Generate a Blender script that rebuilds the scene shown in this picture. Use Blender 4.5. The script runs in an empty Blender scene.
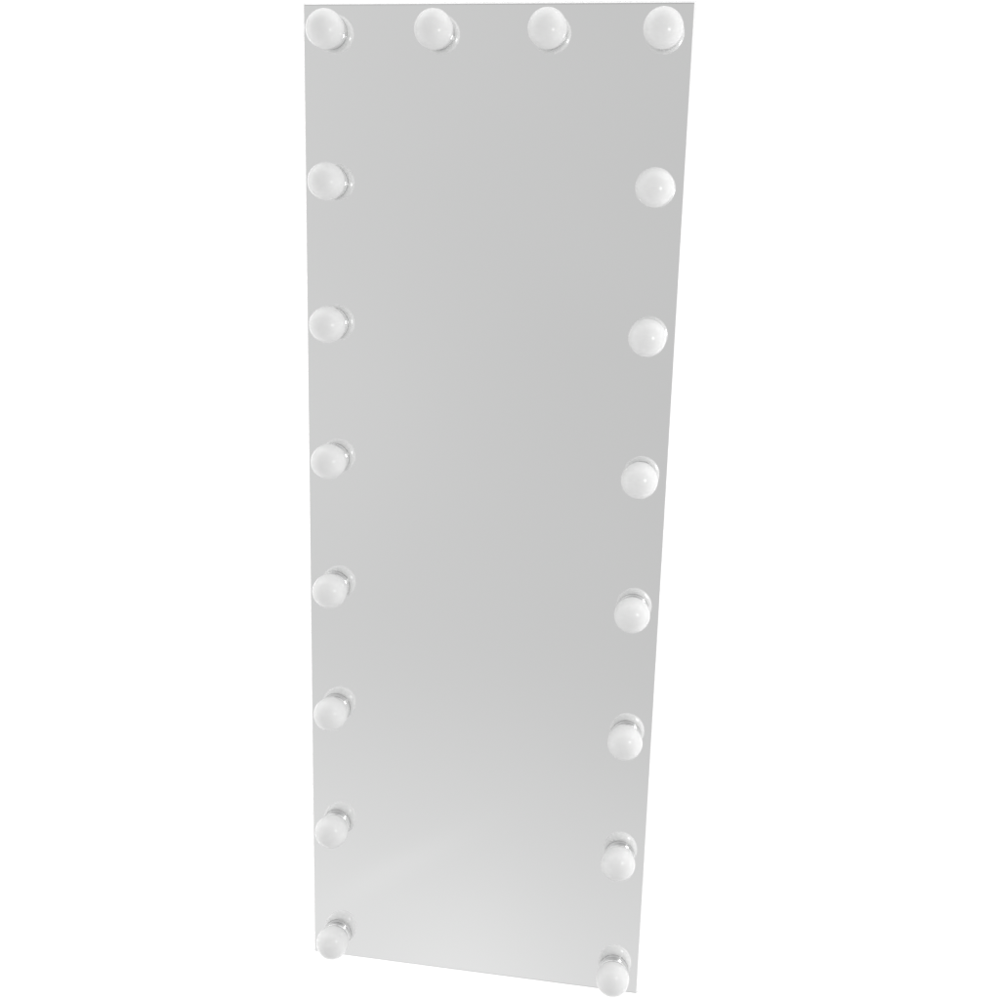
import bpy, bmesh, math, random
from mathutils import Vector, Matrix
random.seed(3)
sc = bpy.context.scene
C = sc.collection

# ---------------------------------------------------------------- sizes (metres)
W, H = 0.600, 1.6604            # mirror glass
MX, MT, MB = 0.0421, 0.0395, 0.0405   # bulb centres in from the side, top and bottom edges
RG, HG = 0.0296, 0.0253         # globe radius, height of its centre above the glass
RC, HC = 0.0256, 0.0100         # socket ring radius, height
Z0 = 0.40                       # mirror bottom edge above the studio floor level
ZM = Z0 + H/2

# ---------------------------------------------------------------- materials
def mat(name):
    m = bpy.data.materials.new(name); m.use_nodes = True
    return m, m.node_tree.nodes, m.node_tree.links, m.node_tree.nodes['Principled BSDF']

def silver():
    m, n, l, b = mat('silvered_glass')
    b.inputs['Metallic'].default_value = 1.0
    b.inputs['Base Color'].default_value = (.945, .948, .946, 1)
    b.inputs['Roughness'].default_value = 0.0
    # the very slight waviness of float glass
    t = n.new('ShaderNodeTexCoord'); no = n.new('ShaderNodeTexNoise')
    no.inputs['Scale'].default_value = 2.2; no.inputs['Detail'].default_value = 1.0
    bu = n.new('ShaderNodeBump'); bu.inputs['Strength'].default_value = .05; bu.inputs['Distance'].default_value = .004
    l.new(t.outputs['Object'], no.inputs['Vector']); l.new(no.outputs['Fac'], bu.inputs['Height'])
    l.new(bu.outputs['Normal'], b.inputs['Normal'])
    return m

def milky():
    m, n, l, b = mat('milky_plastic')
    t = n.new('ShaderNodeTexCoord'); no = n.new('ShaderNodeTexNoise'); r = n.new('ShaderNodeValToRGB')
    no.inputs['Scale'].default_value = 60; no.inputs['Detail'].default_value = 3
    r.color_ramp.elements[0].color = (.735, .735, .733, 1); r.color_ramp.elements[1].color = (.765, .765, .763, 1)
    l.new(t.outputs['Object'], no.inputs['Vector']); l.new(no.outputs['Fac'], r.inputs['Fac'])
    l.new(r.outputs['Color'], b.inputs['Base Color'])
    b.inputs['Roughness'].default_value = .20
    b.inputs['IOR'].default_value = 1.46
    b.inputs['Subsurface Weight'].default_value = 1.0
    b.inputs['Subsurface Radius'].default_value = (1, 1, 1)
    b.inputs['Subsurface Scale'].default_value = .022
    return m

def satin_metal():
    m, n, l, b = mat('satin_silver_metal')
    b.inputs['Metallic'].default_value = 1.0
    b.inputs['Base Color'].default_value = (.80, .80, .80, 1)
    b.inputs['Roughness'].default_value = .22
    t = n.new('ShaderNodeTexCoord'); no = n.new('ShaderNodeTexNoise'); no.inputs['Scale'].default_value = 300
    bu = n.new('ShaderNodeBump'); bu.inputs['Strength'].default_value = .08; bu.inputs['Distance'].default_value = .0004
    l.new(t.outputs['Object'], no.inputs['Vector']); l.new(no.outputs['Fac'], bu.inputs['Height'])
    l.new(bu.outputs['Normal'], b.inputs['Normal'])
    return m

def acrylic():
    m, n, l, b = mat('clear_acrylic')
    b.inputs['Base Color'].default_value = (.91, .91, .91, 1)
    b.inputs['Transmission Weight'].default_value = 1.0
    b.inputs['Roughness'].default_value = .25
    b.inputs['IOR'].default_value = 1.15
    no = n.new('ShaderNodeTexNoise'); no.inputs['Scale'].default_value = 40
    bu = n.new('ShaderNodeBump'); bu.inputs['Strength'].default_value = .05; bu.inputs['Distance'].default_value = .001
    l.new(no.outputs['Fac'], bu.inputs['Height']); l.new(bu.outputs['Normal'], b.inputs['Normal'])
    return m

def white_paint(name, v, rough=.5, scale=30):
    m, n, l, b = mat(name)
    t = n.new('ShaderNodeTexCoord'); no = n.new('ShaderNodeTexNoise'); r = n.new('ShaderNodeValToRGB')
    no.inputs['Scale'].default_value = scale; no.inputs['Detail'].default_value = 4
    r.color_ramp.elements[0].color = (v-.02, v-.02, v-.02, 1); r.color_ramp.elements[1].color = (v, v, v, 1)
    l.new(t.outputs['Object'], no.inputs['Vector']); l.new(no.outputs['Fac'], r.inputs['Fac'])
    l.new(r.outputs['Color'], b.inputs['Base Color']); b.inputs['Roughness'].default_value = rough
    return m

M_GLASS, M_MILK, M_METAL, M_ACR = silver(), milky(), satin_metal(), acrylic()
M_BOARD = white_paint('white_board', .85); M_PAPER = white_paint('white_backdrop_paper', .9, .8, 3)

# ---------------------------------------------------------------- mesh helpers
def link(name, bm, m, parent=None, smooth=False):
    bmesh.ops.recalc_face_normals(bm, faces=bm.faces)
    me = bpy.data.meshes.new(name); bm.to_mesh(me); bm.free()
    me.materials.append(m)
    if smooth:
        for p in me.polygons: p.use_smooth = True
    o = bpy.data.objects.new(name, me); C.objects.link(o)
    if parent: o.parent = parent
    return o

def slab(x0, x1, y0, y1, z0, z1, bevel=0, seg=1):
    bm = bmesh.new(); bmesh.ops.create_cube(bm, size=1)
    for v in bm.verts:
        v.co = Vector(((x0+x1)/2 + v.co.x*(x1-x0), (y0+y1)/2 + v.co.y*(y1-y0), (z0+z1)/2 + v.co.z*(z1-z0)))
    if bevel: bmesh.ops.bevel(bm, geom=list(bm.edges), offset=bevel, segments=seg, affect='EDGES', profile=.5)
    return bm

def lathe(profile, n=96):
    """profile: (radius, height) pairs, spun about -Y (height runs out of the mirror)."""
    bm = bmesh.new(); rings = []
    for r, h in profile:
        if r < 1e-7: rings.append([bm.verts.new((0, -h, 0))])
        else: rings.append([bm.verts.new((r*math.cos(2*math.pi*i/n), -h, r*math.sin(2*math.pi*i/n))) for i in range(n)])
    for a, b in zip(rings, rings[1:]):
        for i in range(n):
            j = (i+1) % n
            q = [a[i % len(a)], a[j % len(a)], b[j % len(b)], b[i % len(b)]]
            u = []
            for v in q:
                if v not in u: u.append(v)
            if len(u) > 2: bm.faces.new(u)
    return bm

# ---------------------------------------------------------------- the setting: white paper sweep
def backdrop():
    YB, R, XS = 1.70, 0.6, 5.0
    ZF = -0.9
    prof = [(0.1, ZF)]
    for i in range(1, 13):
        a = math.pi/2*i/12
        prof.append((YB-R+R*math.sin(a), ZF+R-R*math.cos(a)))
    prof.append((YB, 4.2))
    bm = bmesh.new(); rows = []
    for y, z in prof: rows.append([bm.verts.new((XS*(-1+2*k/8), y, z)) for k in range(9)])
    for a, b in zip(rows, rows[1:]):
        for k in range(8): bm.faces.new((a[k], a[k+1], b[k+1], b[k]))
    o = link('backdrop', bm, M_PAPER, None, True); o['kind'] = 'structure'
    o['label'] = 'plain white seamless studio backdrop behind the mirror'
    return o
backdrop()

# ---------------------------------------------------------------- the mirror
mirror = bpy.data.objects.new('vanity_mirror', None); C.objects.link(mirror)
mirror.location = (0, 0, Z0)
mirror['label'] = 'tall frameless vanity mirror with eighteen round milky white bulbs along its top and sides'
mirror['category'] = 'mirror'

# silvered glass, front face on local y = 0, narrow polished bevel along the top and bottom all round
def glass_pane():
    bm = bmesh.new(); b = .0018; loops = []
    for i, y in ((b, 0), (0, .00065), (0, .005)):
        loops.append([bm.verts.new(p) for p in ((-W/2+i*.02, y, i), (W/2-i*.02, y, i), (W/2-i*.02, y, H-i), (-W/2+i*.02, y, H-i))])
    bm.faces.new(loops[0]); bm.faces.new(loops[2])
    for a, c in zip(loops, loops[1:]):
        for k in range(4): bm.faces.new((a[k], a[(k+1) % 4], c[(k+1) % 4], c[k]))
    return bm
link('mirror_glass', glass_pane(), M_GLASS, mirror)
# clear edge strip standing a little proud of the glass on the sides and the top
bm = bmesh.new()
e, y0, y1 = .0026, .0015, .0050
def addbox(bm, x0, x1, ya, yb, z0, z1):
    r = bmesh.ops.create_cube(bm, size=1)
    for v in r['verts']:
        v.co = Vector(((x0+x1)/2 + v.co.x*(x1-x0), (ya+yb)/2 + v.co.y*(yb-ya), (z0+z1)/2 + v.co.z*(z1-z0)))
addbox(bm, -W/2-e, -W/2-.0002, y0, y1, .001, H+e)
addbox(bm, W/2+.0002, W/2+e, y0, y1, .001, H+e)
addbox(bm, -W/2, W/2, y0, y1, H+.0002, H+e)
link('edge_strip', bm, M_ACR, mirror)
# white backing board with the wiring inside, hidden behind the glass from the front
link('backing_board', slab(-W/2+.012, W/2-.012, .0055, .028, .012, H-.012, .002, 2), M_BOARD, mirror)

# one bulb: milky globe (cut flat where it meets its ring) > socket ring
def bulb_profile():
    a0 = math.asin(min(1, (RC-.0008)/RG))
    pr = [(0, HC-.0012), (RC-.004, HC-.0012), (RC-.0030, HG-RG*math.cos(a0)+.0002)]
    for i in range(49):
        a = a0 + (math.pi-a0)*i/48
        pr.append((RG*math.sin(a) if i < 48 else 0, HG-RG*math.cos(a)))
    return pr
def ring_profile():
    r, h, c = RC, HC, .0012
    return [(0, .0004), (r-.0004, .0004), (r, .0008), (r, h-c-.0008), (r-.0004, h-.0014), (r-.0035, h-.0013), (0, h-.0014)]

spots = [(-W/2+MX+(W-2*MX)*i/3, H-MT) for i in range(4)]
for k in range(1, 8):
    z = H-MT-(H-MT-MB)*k/7
    spots += [(-W/2+MX, z), (W/2-MX, z)]

globe0 = link('light_bulb', lathe(bulb_profile()), M_MILK, mirror, True)
ring0 = link('socket_ring', lathe(ring_profile()), M_METAL, globe0, True)
for o in (ring0,):
    for p in o.data.polygons: p.use_smooth = True
    md = o.modifiers.new('edge_split', 'EDGE_SPLIT'); md.split_angle = math.radians(35)
for i, (x, z) in enumerate(spots):
    if i == 0: g = globe0
    else:
        g = globe0.copy(); C.objects.link(g); g.parent = mirror
        r = ring0.copy(); C.objects.link(r); r.parent = g
    # hand-fitted bulbs never sit perfectly true
    g.location = (x + random.uniform(-.0006, .0006), 0, z + random.uniform(-.0006, .0006))
    g.rotation_euler = (random.uniform(-.02, .02), random.uniform(0, 6.28), random.uniform(-.02, .02))

# ---------------------------------------------------------------- camera
Rm = [[0.984506938908629, -0.025262014512500538, 0.1735163331318608],
      [0.06382423437727869, 0.9733132867600607, -0.2204262074311369],
      [-0.16331734245606275, 0.228085677847362, 0.9598460132823322]]
def B(v): return Vector((v[0], v[2], -v[1]))       # x right, y down, z away -> Blender axes
cx, cy, cz = B(Rm[0]), -B(Rm[1]), -B(Rm[2])
cam = bpy.data.objects.new('camera', bpy.data.cameras.new('camera')); C.objects.link(cam)
loc = B((0.347913, -0.505752, -1.872941)) + Vector((0, 0, ZM))
cam.matrix_world = Matrix(((cx.x, cy.x, cz.x, loc.x), (cx.y, cy.y, cz.y, loc.y), (cx.z, cy.z, cz.z, loc.z), (0, 0, 0, 1)))
cam.data.sensor_width = 36; cam.data.lens = 36*1.17732
cam.data.clip_start = .01; cam.data.clip_end = 100
sc.camera = cam

# ---------------------------------------------------------------- lamps
def area(name, loc, target, sx, sy, power, shape='RECTANGLE'):
    d = bpy.data.lights.new(name, 'AREA'); d.shape = shape; d.size = sx
    if shape == 'RECTANGLE': d.size_y = sy
    d.energy = power
    o = bpy.data.objects.new(name, d); C.objects.link(o); o.location = loc
    o.rotation_euler = (Vector(target)-Vector(loc)).to_track_quat('-Z', 'Y').to_euler()
    return o
# the studio lamp right of the camera that makes the small highlights
area('studio_lamp', (1.22, -1.2525, ZM+.418), (0, 0, ZM-.1), .34, .34, 4.6, 'DISK')
# two added strip lamps a little behind the mirror's plane wash the backdrop white
for s in (-1, 1):
    area('backdrop_fill', (s*1.75, .10, ZM), (s*1.45, 1.70, ZM), .4, 3.6, 28)

# ---------------------------------------------------------------- studio surroundings (world)
w = bpy.data.worlds.new('World'); sc.world = w; w.use_nodes = True
n, l = w.node_tree.nodes, w.node_tree.links
bg = n['Background']
tc = n.new('ShaderNodeTexCoord'); sp = n.new('ShaderNodeSeparateXYZ'); l.new(tc.outputs['Generated'], sp.inputs[0])
def mth(op, a, b=None, c=None, clamp=False):
    q = n.new('ShaderNodeMath'); q.operation = op; q.use_clamp = clamp
    for i, v in enumerate((a, b, c)):
        if v is None: continue
        if isinstance(v, (int, float)): q.inputs[i].default_value = v
        else: l.new(v, q.inputs[i])
    return q.outputs[0]
front = mth('MAXIMUM', mth('MULTIPLY', sp.outputs['Y'], -1), .25)
u = mth('DIVIDE', sp.outputs['X'], front)
s = mth('DIVIDE', sp.outputs['Z'], front)
def sstep(v, lo, hi, a, b):
    q = n.new('ShaderNodeMapRange'); q.interpolation_type = 'SMOOTHSTEP'
    l.new(v, q.inputs['Value'])
    for k, x in zip(('From Min', 'From Max', 'To Min', 'To Max'), (lo, hi, a, b)): q.inputs[k].default_value = x
    return q.outputs['Result']
val = mth('ADD', .612, sstep(u, -.42, .02, .040, -.030))          # a shade brighter to the left
val = mth('ADD', val, sstep(mth('MULTIPLY', s, -1), .32, .76, 0, .143))   # paler floor
# a soft pool of light on the floor
du = mth('DIVIDE', mth('ADD', u, .185), .10); ds = mth('DIVIDE', mth('ADD', s, .76), .13)
rr = mth('ADD', mth('MULTIPLY', du, du), mth('MULTIPLY', ds, ds))
val = mth('ADD', val, mth('MULTIPLY', mth('EXPONENT', mth('MULTIPLY', rr, -1)), .065))
# a pale seam running across the floor
dl = mth('ADD', mth('MULTIPLY', mth('ADD', u, .265), .545), mth('MULTIPLY', mth('ADD', s, .612), -.838))
da = mth('DIVIDE', mth('ADD', u, .265), .07)
gg = mth('ADD', mth('POWER', mth('DIVIDE', mth('ABSOLUTE', dl), .014), 2), mth('MULTIPLY', da, da))
val = mth('ADD', val, mth('MULTIPLY', mth('EXPONENT', mth('MULTIPLY', gg, -1)), .022))
# faint unevenness of a real room seen in the glass
wn = n.new('ShaderNodeTexNoise'); wn.inputs['Scale'].default_value = 3.0; wn.inputs['Detail'].default_value = 2
l.new(tc.outputs['Generated'], wn.inputs['Vector'])
val = mth('ADD', val, mth('MULTIPLY', mth('SUBTRACT', wn.outputs['Fac'], .5), .05))
# added brightening to both sides, outside the mirror's view, to light the bulbs
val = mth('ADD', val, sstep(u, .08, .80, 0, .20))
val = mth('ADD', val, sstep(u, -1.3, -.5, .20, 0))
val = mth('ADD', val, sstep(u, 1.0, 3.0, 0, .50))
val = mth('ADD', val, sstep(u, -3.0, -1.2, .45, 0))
val = mth('ADD', val, sstep(s, 1.5, 3.0, 0, .75))         # added overhead glow for the bulbs' undersides
val = mth('ADD', val, sstep(s, .45, 1.5, 0, -.16))        # dimming put in higher up to darken the top bevel
val = mth('ADD', val, sstep(s, -1.6, -.85, -.22, 0))      # dimming put in steeply below to darken the bottom bevel
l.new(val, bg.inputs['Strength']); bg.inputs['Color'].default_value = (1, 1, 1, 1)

# ---------------------------------------------------------------- render settings
sc.view_settings.view_transform = 'Standard'; sc.view_settings.look = 'None'
sc.view_settings.exposure = 0; sc.view_settings.gamma = 1
